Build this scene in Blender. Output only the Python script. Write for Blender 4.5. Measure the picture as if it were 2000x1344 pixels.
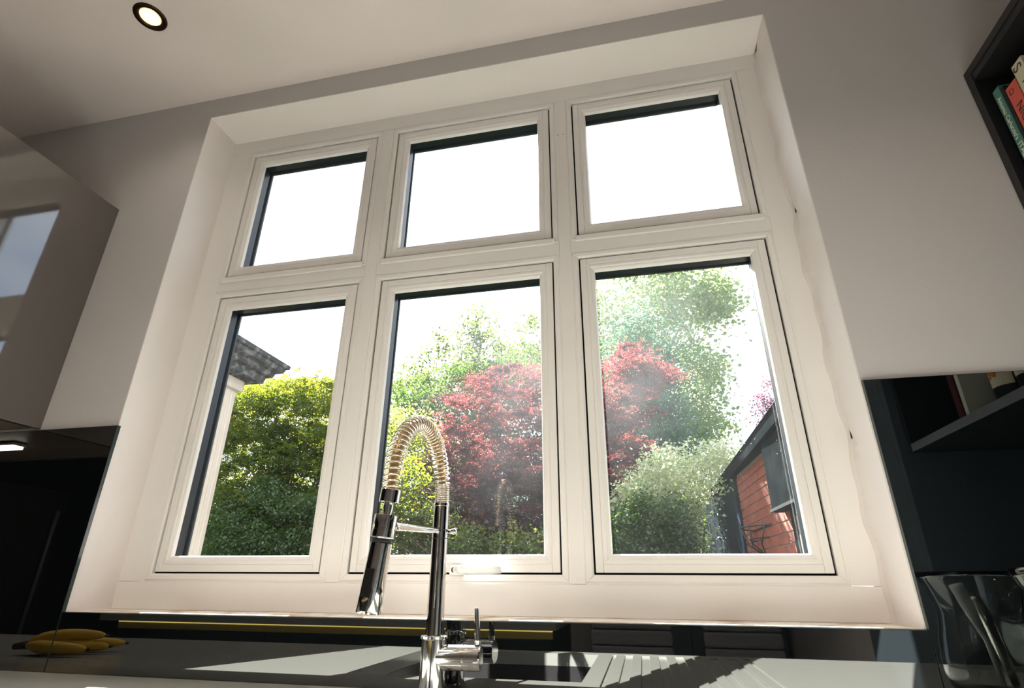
import bpy, bmesh, math, random
import numpy as np
from mathutils import Vector, Matrix
random.seed(7); rng = np.random.default_rng(7)
for o in list(bpy.data.objects): bpy.data.objects.remove(o)
SC = bpy.context.scene; COL = SC.collection

# ------------------------------------------------------------------ camera
FPX = 1066.907
YAW, PITCH, ROLL = -0.218658, 0.411764, 0.006468
CAM = Vector((1.34830, -1.30863, 1.09261))
_f = Vector((math.sin(YAW)*math.cos(PITCH), math.cos(YAW)*math.cos(PITCH), math.sin(PITCH)))
_r = Vector((math.cos(YAW), -math.sin(YAW), 0)); _u = _r.cross(_f)
RT = _r*math.cos(ROLL)+_u*math.sin(ROLL); UP = _u*math.cos(ROLL)-_r*math.sin(ROLL); FW = _f
cd = bpy.data.cameras.new('camera'); cam = bpy.data.objects.new('camera', cd); COL.objects.link(cam)
cd.sensor_width = 36; cd.lens = FPX/2000*36; cd.clip_start = 0.02; cd.clip_end = 300
M = Matrix((RT, UP, -FW)).transposed().to_4x4(); M.translation = CAM
cam.matrix_world = M; SC.camera = cam
def at(px, py, Y):                       # a point of the photograph at the real depth y = Y
    d = RT*((px-1000)/FPX)-UP*((py-672)/FPX)+FW
    return CAM+d*((Y-CAM.y)/d.y)

# ------------------------------------------------------------------ light
SUN_E, SKY_S = 38.0, .75
SUN_DIR = Vector((-0.276, 0.684, 0.675)).normalized()          # towards the sun
sd = bpy.data.lights.new('sun', 'SUN'); sd.energy = SUN_E; sd.angle = 0.009; sd.color = (1, .965, .91)
so = bpy.data.objects.new('sun', sd); COL.objects.link(so)
so.rotation_euler = SUN_DIR.to_track_quat('Z', 'Y').to_euler()
w = bpy.data.worlds.new('sky'); SC.world = w; w.use_nodes = True
nt = w.node_tree; nt.nodes.clear()
def N(nt, t, **k):
    n = nt.nodes.new(t)
    for a, v in k.items():
        if a == 'i':
            for kk, vv in v.items(): n.inputs[kk].default_value = vv
        else: setattr(n, a, v)
    return n
_o = N(nt, 'ShaderNodeOutputWorld'); _b = N(nt, 'ShaderNodeBackground', i={'Strength': SKY_S})
_tc = N(nt, 'ShaderNodeTexCoord'); _mp = N(nt, 'ShaderNodeMapping', i={'Scale': (1, 1, 2.2), 'Location': (.35, .2, .1)})
_nz = N(nt, 'ShaderNodeTexNoise', i={'Scale': 2.1, 'Detail': 7.0, 'Roughness': .55})
_cr = N(nt, 'ShaderNodeValToRGB'); e = _cr.color_ramp.elements
e[0].position = .40; e[0].color = (1.02, 1.30, 1.75, 1); e[1].position = .60; e[1].color = (2.6, 2.6, 2.6, 1)
nt.links.new(_tc.outputs['Generated'], _mp.inputs[0]); nt.links.new(_mp.outputs[0], _nz.inputs['Vector'])
nt.links.new(_nz.outputs['Fac'], _cr.inputs[0]); nt.links.new(_cr.outputs[0], _b.inputs['Color']); nt.links.new(_b.outputs[0], _o.inputs[0])
vs = SC.view_settings; vs.view_transform = 'Standard'; vs.look = 'None'; vs.gamma = 1; vs.use_curve_mapping = False; vs.exposure = 0.76

# ------------------------------------------------------------------ materials
MATS = {}
def pmat(name, col, rough=.5, metal=0, ior=1.5, bump=None, var=None, emit=None, spec=None, coat=0):
    m = bpy.data.materials.new(name); m.use_nodes = True; t = m.node_tree; b = t.nodes['Principled BSDF']
    b.inputs['Base Color'].default_value = (*col, 1); b.inputs['Roughness'].default_value = rough
    b.inputs['Metallic'].default_value = metal; b.inputs['IOR'].default_value = ior
    if coat: b.inputs['Coat Weight'].default_value = coat
    if var:                                  # colour variation: (second colour, scale, low, high)
        c2, sc, lo, hi = var
        n = N(t, 'ShaderNodeTexNoise', i={'Scale': sc, 'Detail': 6.0}); tc = N(t, 'ShaderNodeTexCoord')
        r = N(t, 'ShaderNodeValToRGB'); r.color_ramp.elements[0].position = lo; r.color_ramp.elements[1].position = hi
        r.color_ramp.elements[0].color = (*col, 1); r.color_ramp.elements[1].color = (*c2, 1)
        t.links.new(tc.outputs['Object'], n.inputs['Vector']); t.links.new(n.outputs['Fac'], r.inputs[0]); t.links.new(r.outputs[0], b.inputs['Base Color'])
    if bump:
        sc, st = bump
        n = N(t, 'ShaderNodeTexNoise', i={'Scale': sc, 'Detail': 4.0}); tc = N(t, 'ShaderNodeTexCoord')
        bp = N(t, 'ShaderNodeBump', i={'Strength': st, 'Distance': .01})
        t.links.new(tc.outputs['Object'], n.inputs['Vector']); t.links.new(n.outputs['Fac'], bp.inputs['Height']); t.links.new(bp.outputs[0], b.inputs['Normal'])
    if emit:
        b.inputs['Emission Color'].default_value = (*emit[0], 1); b.inputs['Emission Strength'].default_value = emit[1]
    MATS[name] = m; return m
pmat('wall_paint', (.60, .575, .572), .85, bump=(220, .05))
pmat('ceiling_paint', (.85, .775, .745), .9, bump=(160, .04))
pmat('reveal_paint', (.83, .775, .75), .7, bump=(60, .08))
pmat('dark_paint', (.02, .022, .024), .8, bump=(150, .04))
pmat('floor_tile', (.77, .725, .70), .45, var=((.71, .67, .64), 3, .3, .7))
pmat('upvc', (.85, .825, .80), .38, ior=1.45)
pmat('gasket', (.006, .008, .010), .8, ior=1.2)
pmat('spacer', (.010, .016, .022), .35)
pmat('anthracite', (.02, .026, .03), .5)
pmat('handle_white', (.85, .85, .83), .22)
pmat('keyhole', (.12, .12, .12), .4, metal=.8)
pmat('chrome', (.78, .77, .75), .07, metal=1)
pmat('chrome_wire', (.86, .80, .70), .14, metal=1)
pmat('hose', (.34, .22, .09), .35, metal=.6)
pmat('black_rubber', (.012, .012, .012), .5)
pmat('black_glass', (.002, .003, .0035), .012, ior=2.5)
pmat('glass_edge', (.02, .035, .035), .15, ior=1.5)
pmat('worktop', (.355, .36, .325), .16, ior=1.45, var=((.335, .345, .315), 30, .35, .65))
pmat('sink_black', (.02, .02, .021), .45, var=((.045, .045, .045), 400, .45, .6))
pmat('gloss_grey', (.085, .073, .064), .05, ior=2.3)
pmat('cab_under', (.12, .085, .065), .5)
pmat('cab_door', (.66, .63, .61), .08, ior=1.6)
pmat('black_board', (.012, .012, .014), .45, bump=(90, .05))
pmat('slate_board', (.075, .098, .115), .45, bump=(90, .04))
pmat('edge_grey', (.17, .19, .215), .5)
pmat('brass', (.62, .48, .14), .45, metal=.35)
pmat('brass_lit', (.7, .55, .15), .4, emit=((1, .80, .22), 1.6))
pmat('dark_door', (.015, .024, .028), .25)
pmat('grey_slab', (.20, .21, .20), .3)
pmat('quilt', (.16, .16, .17), .8, bump=(80, .2))
pmat('banana', (.60, .37, .02), .5, var=((.52, .30, .015), 25, .35, .7), bump=(40, .05))
pmat('banana_tip', (.05, .03, .012), .7)
pmat('bronze', (.055, .032, .018), .28, metal=.85)
pmat('lamp_lens', (1, .8, .4), .3, emit=((1, .62, .20), 2.2))
pmat('lamp_core', (1, .9, .7), .3, emit=((1, .86, .55), 12))
pmat('led_white', (1, .95, .85), .3, emit=((1, .93, .75), 9))
pmat('steel', (.7, .7, .66), .2, metal=1)
for n, c in dict(book_teal=(.06, .20, .18), book_red=(.62, .10, .07), book_cream=(.55, .52, .36), book_black=(.008, .008, .009), book_maroon=(.06, .008, .01),
                 book_white=(.62, .63, .56), paper=(.68, .63, .50), ink=(.05, .02, .02), print_cream=(.75, .70, .52), print_red=(.5, .04, .05), orange_print=(.55, .17, .03), jar_dark=(.01, .014, .02)).items():
    pmat(n, c, .5)
pmat('post_white', (.42, .38, .33), .5, var=((.37, .33, .28), 3, .3, .7))
pmat('eave_stone', (.035, .038, .041), .85, var=((.12, .124, .128), 30, .48, .62), bump=(40, .5))
pmat('brick', (.26, .060, .027), .9, var=((.15, .036, .02), 7, .3, .7), bump=(60, .4))
pmat('brick_b', (.185, .043, .022), .9, var=((.24, .066, .032), 7, .3, .7), bump=(60, .4))
pmat('mortar', (.24, .185, .135), .95, bump=(90, .4))
pmat('fascia', (.008, .010, .011), .95, ior=1.0, var=((.014, .017, .018), 8, .4, .7))
pmat('slate_clad', (.022, .032, .042), .95, ior=1.0, var=((.032, .042, .05), 6, .3, .7))
pmat('blue_door', (.012, .045, .12), .5)
pmat('cream_wood', (.28, .21, .14), .7)
pmat('roof_slate', (.016, .018, .022), .97, ior=1.0, bump=(30, .4))
pmat('chimney_brick', (.30, .13, .09), .9, bump=(30, .4))
pmat('render_wall', (.6, .55, .5), .9)
pmat('wire_black', (.012, .012, .014), .5)
pmat('bark', (.10, .075, .055), .95, bump=(30, .6))
pmat('bark_pale', (.30, .27, .23), .95, bump=(30, .6))
pmat('grass', (.022, .034, .010), .98, ior=1.0, var=((.015, .025, .008), 2, .3, .7), bump=(50, .6))

# sill plaster with rusty damp marks in the corners
m = pmat('sill_plaster', (.74, .69, .62), .7, bump=(70, .15)); t = m.node_tree; b = t.nodes['Principled BSDF']
tc = N(t, 'ShaderNodeTexCoord'); n1 = N(t, 'ShaderNodeTexNoise', i={'Scale': 14.0, 'Detail': 8.0})
r1 = N(t, 'ShaderNodeValToRGB'); r1.color_ramp.elements[0].position = .48; r1.color_ramp.elements[0].color = (.74, .69, .62, 1)
r1.color_ramp.elements[1].position = .70; r1.color_ramp.elements[1].color = (.42, .24, .14, 1)
t.links.new(tc.outputs['Object'], n1.inputs['Vector']); t.links.new(n1.outputs['Fac'], r1.inputs[0]); t.links.new(r1.outputs[0], b.inputs['Base Color'])

# window glass: thin clear pane with specks and a pale film, denser round one point
def glass_mat(name, film, specks, film_at=(0, 0, 0), fl=.12):
    m = bpy.data.materials.new(name); m.use_nodes = True; t = m.node_tree; t.nodes.clear()
    o = N(t, 'ShaderNodeOutputMaterial'); tr = N(t, 'ShaderNodeBsdfTransparent', i={'Color': (.985, .995, .99, 1)})
    gl = N(t, 'ShaderNodeBsdfGlossy', i={'Roughness': 0.0, 'Color': (1, 1, 1, 1)}); fr = N(t, 'ShaderNodeMath', operation='MULTIPLY_ADD', i={1: .96, 2: .045})    # Schlick, the same from both sides
    ge = N(t, 'ShaderNodeNewGeometry'); dt = N(t, 'ShaderNodeVectorMath', operation='DOT_PRODUCT'); ab = N(t, 'ShaderNodeMath', operation='ABSOLUTE')
    om = N(t, 'ShaderNodeMath', operation='SUBTRACT', i={0: 1.0}); pw_ = N(t, 'ShaderNodeMath', operation='POWER', i={1: 5.0})
    t.links.new(ge.outputs['Normal'], dt.inputs[0]); t.links.new(ge.outputs['Incoming'], dt.inputs[1]); t.links.new(dt.outputs['Value'], ab.inputs[0])
    t.links.new(ab.outputs[0], om.inputs[1]); t.links.new(om.outputs[0], pw_.inputs[0]); t.links.new(pw_.outputs[0], fr.inputs[0])
    mx = N(t, 'ShaderNodeMixShader'); t.links.new(fr.outputs[0], mx.inputs[0]); t.links.new(tr.outputs[0], mx.inputs[1]); t.links.new(gl.outputs[0], mx.inputs[2])
    tl = N(t, 'ShaderNodeBsdfTranslucent', i={'Color': (.80, .88, .92, 1)}); mx2 = N(t, 'ShaderNodeMixShader')
    tc = N(t, 'ShaderNodeTexCoord')
    nz = N(t, 'ShaderNodeTexNoise', i={'Scale': 5.0, 'Detail': 6.0, 'Roughness': .6}); mr0 = N(t, 'ShaderNodeMapRange', i={1: .32, 2: .68, 3: .35, 4: 1.0})
    ds = N(t, 'ShaderNodeVectorMath', operation='DISTANCE'); ds.inputs[1].default_value = film_at; mr1 = N(t, 'ShaderNodeMapRange', interpolation_type='SMOOTHSTEP', i={1: .05, 2: .42, 3: film, 4: film*fl})
    mr = N(t, 'ShaderNodeMath', operation='MULTIPLY'); t.links.new(ge.outputs['Position'], ds.inputs[0]); t.links.new(ds.outputs['Value'], mr1.inputs[0]); t.links.new(mr1.outputs[0], mr.inputs[1]); t.links.new(mr0.outputs[0], mr.inputs[0])
    vo = N(t, 'ShaderNodeTexVoronoi', i={'Scale': 95.0}); lt = N(t, 'ShaderNodeMath', operation='LESS_THAN', i={1: .10})
    n2 = N(t, 'ShaderNodeTexNoise', i={'Scale': 9.0}); gt = N(t, 'ShaderNodeMath', operation='GREATER_THAN', i={1: .56}); mu = N(t, 'ShaderNodeMath', operation='MULTIPLY')
    ms = N(t, 'ShaderNodeMath', operation='MULTIPLY', i={1: specks}); ad = N(t, 'ShaderNodeMath', operation='ADD')
    L = t.links.new
    for q in (nz, vo, n2): L(tc.outputs['Object'], q.inputs['Vector'])
    L(nz.outputs['Fac'], mr0.inputs[0]); L(vo.outputs['Distance'], lt.inputs[0]); L(n2.outputs['Fac'], gt.inputs[0])
    L(lt.outputs[0], mu.inputs[0]); L(gt.outputs[0], mu.inputs[1]); L(mu.outputs[0], ms.inputs[0]); L(mr.outputs[0], ad.inputs[0]); L(ms.outputs[0], ad.inputs[1])
    L(ad.outputs[0], mx2.inputs[0]); L(mx.outputs[0], mx2.inputs[1]); L(tl.outputs[0], mx2.inputs[2]); L(mx2.outputs[0], o.inputs[0])
    MATS[name] = m
glass_mat('pane_clean', .003, .02); glass_mat('pane_filmed', .017, .06, (1.10, .05, 1.58)); glass_mat('pane_specks', .020, .09, (1.33, .05, 1.66), .13)
# clear vessel glass
m = bpy.data.materials.new('vase_glass'); m.use_nodes = True; b = m.node_tree.nodes['Principled BSDF']
b.inputs['Base Color'].default_value = (.93, .97, .96, 1); b.inputs['Roughness'].default_value = .01; b.inputs['Transmission Weight'].default_value = 1; b.inputs['IOR'].default_value = 1.5; MATS['vase_glass'] = m

LEAF_K = .48
def leaf_mat(name, d0, d1, t0, t1, trans=.5, rough=.5, k=LEAF_K):
    m = bpy.data.materials.new(name); m.use_nodes = True; t = m.node_tree; t.nodes.clear(); L = t.links.new
    o = N(t, 'ShaderNodeOutputMaterial'); at_ = N(t, 'ShaderNodeAttribute', attribute_name='tint')
    def ramp(a, b_):
        a, b_ = [tuple(v*k for v in c) for c in (a, b_)]
        r = N(t, 'ShaderNodeMix', data_type='RGBA'); r.inputs[6].default_value = (*a, 1); r.inputs[7].default_value = (*b_, 1); L(at_.outputs['Fac'], r.inputs[0]); return r
    df = N(t, 'ShaderNodeBsdfDiffuse'); tl = N(t, 'ShaderNodeBsdfTranslucent'); gl = N(t, 'ShaderNodeBsdfGlossy', i={'Roughness': rough, 'Color': (.9, .95, .9, 1)})
    L(ramp(d0, d1).outputs[2], df.inputs[0]); L(ramp(t0, t1).outputs[2], tl.inputs[0])
    m1 = N(t, 'ShaderNodeMixShader', i={0: trans}); L(df.outputs[0], m1.inputs[1]); L(tl.outputs[0], m1.inputs[2])
    m2 = N(t, 'ShaderNodeMixShader', i={0: .05}); L(m1.outputs[0], m2.inputs[1]); L(gl.outputs[0], m2.inputs[2]); L(m2.outputs[0], o.inputs[0]); MATS[name] = m
leaf_mat('leaf_yellowgreen', (.05, .12, .015), (.12, .21, .03), (.26, .40, .02), (.62, .62, .06), .5)
leaf_mat('leaf_gold', (.14, .20, .03), (.24, .28, .05), (.5, .6, .06), (.75, .75, .15), .5)
leaf_mat('leaf_dark', (.03, .085, .015), (.06, .14, .025), (.12, .28, .03), (.28, .44, .07), .42, k=.42)
leaf_mat('leaf_ash', (.09, .16, .04), (.16, .25, .08), (.26, .42, .08), (.55, .66, .18), .5, k=.34)
leaf_mat('leaf_poplar', (.22, .32, .17), (.36, .46, .28), (.42, .62, .22), (.78, .88, .40), .5, k=.58)
leaf_mat('leaf_ivy', (.07, .16, .11), (.12, .23, .16), (.12, .36, .18), (.26, .50, .27), .38, k=.56)
leaf_mat('leaf_red', (.085, .040, .060), (.17, .065, .085), (.12, .034, .055), (.85, .17, .14), .46)
leaf_mat('leaf_cream', (.26, .36, .17), (.72, .72, .52), (.40, .55, .18), (.95, .95, .62), .45, k=.85)
leaf_mat('leaf_purple', (.06, .02, .04), (.15, .05, .09), (.2, .04, .08), (.4, .12, .2), .45)

# ------------------------------------------------------------------ mesh helpers
def tag(o, label=None, cat=None, group=None, kind=None):
    if label: o['label'] = label
    if cat: o['category'] = cat
    if group: o['group'] = group
    if kind: o['kind'] = kind
    return o
def empty(name, loc=(0, 0, 0), **k):
    o = bpy.data.objects.new(name, None); o.location = loc; o.empty_display_size = .05; COL.objects.link(o)
    return tag(o, **k)
def obj(name, bm, mat, parent=None, smooth=False, bevel=0, origin=None, seg=2, **k):
    """link a bmesh (world coordinates) as one mesh object, its parent's location taken off"""
    me = bpy.data.meshes.new(name)
    off = Vector((0, 0, 0))
    p = parent
    while p is not None: off += p.location; p = p.parent
    if origin is not None: og = Vector(origin)
    elif parent is None:
        vs_ = [v.co for v in bm.verts]; og = Vector(((min(v.x for v in vs_)+max(v.x for v in vs_))/2, (min(v.y for v in vs_)+max(v.y for v in vs_))/2, min(v.z for v in vs_)))
    else: og = off
    bmesh.ops.translate(bm, verts=bm.verts, vec=-og)
    bmesh.ops.recalc_face_normals(bm, faces=bm.faces)
    bm.to_mesh(me); bm.free()
    for mm in (mat if isinstance(mat, (list, tuple)) else [mat]): me.materials.append(MATS[mm])
    if smooth: me.polygons.foreach_set('use_smooth', [True]*len(me.polygons))
    o = bpy.data.objects.new(name, me); COL.objects.link(o); o.location = og-off
    if parent is not None: o.parent = parent
    if bevel:
        bv = o.modifiers.new('bevel', 'BEVEL'); bv.width = bevel; bv.segments = seg; bv.limit_method = 'ANGLE'
    return tag(o, **k)
def B(): return bmesh.new()
def box(bm, x0, x1, y0, y1, z0, z1, mi=0):
    x0, x1 = min(x0, x1), max(x0, x1); y0, y1 = min(y0, y1), max(y0, y1); z0, z1 = min(z0, z1), max(z0, z1)
    v = [bm.verts.new(p) for p in ((x0, y0, z0), (x1, y0, z0), (x1, y1, z0), (x0, y1, z0), (x0, y0, z1), (x1, y0, z1), (x1, y1, z1), (x0, y1, z1))]
    for f in ((0, 3, 2, 1), (4, 5, 6, 7), (0, 1, 5, 4), (1, 2, 6, 5), (2, 3, 7, 6), (3, 0, 4, 7)):
        bm.faces.new([v[i] for i in f]).material_index = mi
    return bm
def boxes(*bs):
    bm = B()
    for b_ in bs: box(bm, *b_)
    return bm
def tube(bm, pts, rad, n=10, closed=False, cap=True):
    pts = [Vector(p) for p in pts]; k = len(pts); rad = rad if isinstance(rad, (list, tuple)) else [rad]*k
    T = [((pts[(i+1) % k] if closed or i < k-1 else pts[i])-(pts[i-1] if closed or i > 0 else pts[i])).normalized() for i in range(k)]
    a = Vector((0, 0, 1)) if abs(T[0].z) < .9 else Vector((1, 0, 0)); nrm = (a-T[0]*a.dot(T[0])).normalized(); rings = []
    for i in range(k):
        nrm = (nrm-T[i]*nrm.dot(T[i])).normalized(); bi = T[i].cross(nrm)
        rings.append([bm.verts.new(pts[i]+(nrm*math.cos(2*math.pi*j/n)+bi*math.sin(2*math.pi*j/n))*rad[i]) for j in range(n)])
    for i in range(k if closed else k-1):
        r0, r1 = rings[i], rings[(i+1) % k]
        for j in range(n): bm.faces.new((r0[j], r0[(j+1) % n], r1[(j+1) % n], r1[j]))
    if cap and not closed: bm.faces.new(rings[0][::-1]); bm.faces.new(rings[-1])
    return bm
def lathe(bm, prof, base, axis=(0, 0, 1), n=32, closed=False):
    """prof: list of (radius, height along axis)"""
    ax = Vector(axis).normalized(); a = Vector((1, 0, 0)) if abs(ax.x) < .9 else Vector((0, 1, 0))
    e1 = (a-ax*a.dot(ax)).normalized(); e2 = ax.cross(e1); base = Vector(base); rings = []
    for r, h in prof:
        if r < 1e-6: rings.append([bm.verts.new(base+ax*h)])
        else: rings.append([bm.verts.new(base+ax*h+(e1*math.cos(2*math.pi*j/n)+e2*math.sin(2*math.pi*j/n))*r) for j in range(n)])
    prs = list(zip(rings, rings[1:]))+([(rings[-1], rings[0])] if closed else [])
    for r0, r1 in prs:
        for j in range(n):
            j1 = (j+1) % n
            if len(r0) == 1 and len(r1) == 1: continue
            if len(r0) == 1: bm.faces.new((r0[0], r1[j], r1[j1]))
            elif len(r1) == 1: bm.faces.new((r0[j], r0[j1], r1[0]))
            else: bm.faces.new((r0[j], r0[j1], r1[j1], r1[j]))
    return bm
def side_piece(rect, side, prof, gap=.0003):
    """one mitred side of a frame round rect=(x0,x1,z0,z1); prof: closed polygon of (inset, y)"""
    x0, x1, z0, z1 = rect; bm = B(); A_, Z_ = [], []
    for s, y in prof:
        if side == 'b': a, c = (x0+s+gap, y, z0+s), (x1-s-gap, y, z0+s)
        elif side == 't': a, c = (x0+s+gap, y, z1-s), (x1-s-gap, y, z1-s)
        elif side == 'l': a, c = (x0+s, y, z0+s+gap), (x0+s, y, z1-s-gap)
        else: a, c = (x1-s, y, z0+s+gap), (x1-s, y, z1-s-gap)
        A_.append(bm.verts.new(a)); Z_.append(bm.verts.new(c))
    k = len(prof)
    for i in range(k): bm.faces.new((A_[i], A_[(i+1) % k], Z_[(i+1) % k], Z_[i]))
    bm.faces.new(A_[::-1]); bm.faces.new(Z_)
    return bm
def text_mesh(name, s, size, mat, parent, mw, depth=.0003):
    cu = bpy.data.curves.new(name, 'FONT'); cu.body = s; cu.size = size; cu.extrude = depth; cu.align_x = 'LEFT'; cu.align_y = 'CENTER'
    tmp = bpy.data.objects.new('tmp', cu); COL.objects.link(tmp); dg = bpy.context.evaluated_depsgraph_get()
    me = bpy.data.meshes.new_from_object(tmp.evaluated_get(dg)); bpy.data.objects.remove(tmp)
    me.transform(mw); me.materials.clear(); me.materials.append(MATS[mat])
    o = bpy.data.objects.new(name, me); COL.objects.link(o); o.parent = parent
    return o

# ================================================================== ROOM
ZT, ZB = 2.581, 1.024              # window opening top / sill
WY = -.13                          # face of the window wall
CE = 2.671
XL, XR, YR = -3.0, 2.56, -5.0
OX0, OX1 = 0.0, 1.812
obj('wall_back', boxes((XL-.15, OX0-.003, WY, .10, 0, CE), (OX1+.003, XR+.15, WY, .10, 0, CE), (OX0-.003, OX1+.003, WY, .10, ZT+.003, CE), (OX0-.003, OX1+.003, WY, .10, 0, ZB-.012)), 'wall_paint', kind='structure')
obj('wall_left', boxes((XL-.15, XL, YR, WY, 0, CE)), 'dark_paint', kind='structure')
obj('wall_right', boxes((XR, XR+.15, YR, WY, 0, CE)), 'wall_paint', kind='structure')
obj('wall_rear', boxes((XL-.15, XR+.15, YR-.2, YR, 0, CE)), 'wall_paint', kind='structure')
obj('floor', boxes((XL-.15, XR+.15, YR-.2, WY, -.1, 0)), 'floor_tile', kind='structure')
obj('ceiling', boxes((XL-.15, XR+.15, YR-.2, .10, CE, CE+.1)), 'ceiling_paint', kind='structure')
# plaster lining of the window opening (slightly uneven towards the frame on the right)
obj('trim_1', boxes((OX0-.003, OX0, WY-.0004, 0.0, ZB, ZT+.003)), 'reveal_paint', kind='structure')
bm = B(); nn = 60; rows = []
for i in range(nn+1):
    z = ZB+(ZT-ZB)*i/nn; wv = .0035*math.sin(i*.55)+.0025*math.sin(i*1.37+1)+.002
    fr_ = 1800e-3+.004+wv
    rows.append([bm.verts.new(p) for p in ((OX1+.003, WY-.0004, z), (OX1, WY-.0004, z), (OX1-.001, -.05, z), (fr_+.004, -.012, z), (fr_, 0.0, z), (OX1+.003, 0.0, z))])
for a, c in zip(rows, rows[1:]):
    for j in range(6): bm.faces.new((a[j], a[(j+1) % 6], c[(j+1) % 6], c[j]))
bm.faces.new(rows[0]); bm.faces.new(rows[-1][::-1])
obj('trim_2', bm, 'reveal_paint', kind='structure', smooth=False)
obj('trim_3', boxes((OX0, OX1, WY-.0004, 0.0, ZT, ZT+.003)), 'reveal_paint', kind='structure')
obj('trim_4', boxes((OX0, OX1, -.1300, .06, ZB-.012, ZB)), 'sill_plaster', kind='structure')

# ================================================================== WINDOW
CX = [(.096, .579), (.652, 1.175), (1.245, 1.735)]
RZ = [(ZT-.582, ZT-.075), (ZT-1.472, ZT-.656)]     # top row, bottom row
BD = .019
W1 = empty('window_1', (.9, 0, ZB), kind='structure', label='white six pane casement window above the sink')
FB = .062
g = .0004
obj('frame_head', boxes((OX0-.003, OX1+.003, 0, FB, RZ[0][1]+BD, ZT+.003)), 'upvc', W1, bevel=.0015)
obj('frame_sill', boxes((OX0-.003, OX1+.003, 0, FB, ZB, RZ[1][0]-BD)), 'upvc', W1, bevel=.0015)
obj('frame_stile', boxes((OX0-.003, CX[0][0]-BD, 0, FB, RZ[1][0]-BD+g, RZ[0][1]+BD-g)), 'upvc', W1, bevel=.0006)
obj('frame_stile', boxes((CX[2][1]+BD, OX1+.003, 0, FB, RZ[1][0]-BD+g, RZ[0][1]+BD-g)), 'upvc', W1, bevel=.0006)
for i in (0, 1):
    xa, xb = CX[i][1]+BD, CX[i+1][0]-BD
    mu = obj('mullion', boxes((xa, xb, -.0006, FB, RZ[1][0]-BD+g, RZ[0][1]+BD-g)), 'upvc', W1, bevel=.0006)
    bm = B()
    for dx in (-.009, .008): lathe(bm, [(0, -.0011), (.0016, -.0011), (.0016, -.0004)], ((xa+xb)/2+dx, 0, ZT-.20), axis=(0, 1, 0), n=10)
    if i == 1: obj('screw_cap', bm, 'keyhole', mu)
    else: bm.free()
for c in range(3):
    obj('transom', boxes((CX[c][0]-BD+g, CX[c][1]+BD-g, -.0003, FB, RZ[1][1]+BD+g, RZ[0][0]-BD-g)), 'upvc', W1, bevel=.0006)
    # raised drip rail along the foot of each top light
    obj('rail_cover', boxes((CX[c][0]-.006, CX[c][1]+.006, -.007, -.0005, RZ[0][0]-.022, RZ[0][0]-.003)), 'upvc', W1, bevel=.003)
    for r in range(2):
        rc = (*CX[c], *RZ[r])
        for s in 'btlr':
            obj('rebate_bead', side_piece(rc, s, [(-BD, 0.0), (-BD*.85, .0012), (-BD*.7, -.0016), (-.004, -.0006), (0, .0022), (0, FB), (-BD, FB)]), 'upvc', W1)
            obj('gasket', side_piece(rc, s, [(0.0002, .0125), (.007, .0125), (.007, .05), (0.0002, .05)]), 'gasket', W1)
        S = empty('sash', (0, 0, 0)); S.parent = W1; S.location = Vector(((rc[0]+rc[1])/2, .0, rc[2]))-Vector(W1.location)
        sr = (rc[0]+.0044, rc[1]-.0044, rc[2]+.0044, rc[3]-.0044); SW = .0386
        # stiles run full height, rails between them
        fl = .0175
        for xa, xb in ((sr[0], sr[0]+fl), (sr[1]-fl, sr[1])): obj('sash_stile', boxes((xa, xb, .0045, .055, sr[2], sr[3])), 'upvc', S, bevel=.0012)
        for za, zb in ((sr[2], sr[2]+fl), (sr[3]-fl, sr[3])): obj('sash_rail', boxes((sr[0]+fl+.0003, sr[1]-fl-.0003, .0047, .055, za, zb)), 'upvc', S, bevel=.0012)
        br = (sr[0]+fl, sr[1]-fl, sr[2]+fl, sr[3]-fl); bw = SW-fl
        for s in 'btlr':
            obj('glazing_bead', side_piece(br, s, [(.0002, .0062), (.0035, .0052), (.009, .0055), (.0118, .0078), (bw-.0055, .0090), (bw-.0028, .0110), (bw, .0190), (.0002, .0190)], .0002), 'upvc', S)
            obj('spacer', side_piece(br, s, [(bw-.012, .0194), (bw-.0005, .0194), (bw-.0005, .045), (bw-.012, .045)], .0), 'spacer', S)
            obj('outer_frame', side_piece((sr[0]-.02, sr[1]+.02, sr[2]-.02, sr[3]+.02), s, [(.0, .063), (.02+SW-.004, .063), (.02+SW-.004, .069), (.0, .085)], .0), 'anthracite', S)
        gm = 'pane_clean' if (r == 0 or c == 0) else ('pane_filmed' if c == 1 else 'pane_specks')
        obj('glass_pane', boxes((br[0]+bw-.010, br[1]-bw+.010, .0470, .0505, br[2]+bw-.010, br[3]-bw+.010)), gm, S)
# espagnolette handle on the middle sash
hz = 1.1185
h = obj('window_handle', boxes((.914, .952, -.012, .001, hz-.0115, hz+.0115)), 'handle_white', W1, bevel=.006, seg=3)
bm = B(); K = [(.936, -.020), (.95, -.026), (.98, -.030), (1.02, -.030), (1.042, -.028)]; rr = [.007, .0085, .009, .009, .0075]
tube(bm, [(x, y, hz) for x, y in K], rr, 14)
for v in bm.verts: v.co.y = -.026+(v.co.y+.026)*.72
obj('handle_lever', bm, 'handle_white', h, smooth=True)
obj('keyhole', lathe(B(), [(0, -.0130), (.0052, -.0130), (.0060, -.0122), (.0060, -.0115), (0, -.0115)], (.926, 0, hz), axis=(0, 1, 0), n=20), 'keyhole', h, smooth=False)
obj('key_slot', boxes((.925, .927, -.0136, -.0128, hz-.0035, hz+.003)), 'gasket', h)
obj('handle_neck', tube(B(), [(.936, -.008, hz), (.936, -.026, hz)], .0075, 14), 'handle_white', h, smooth=True)

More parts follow.
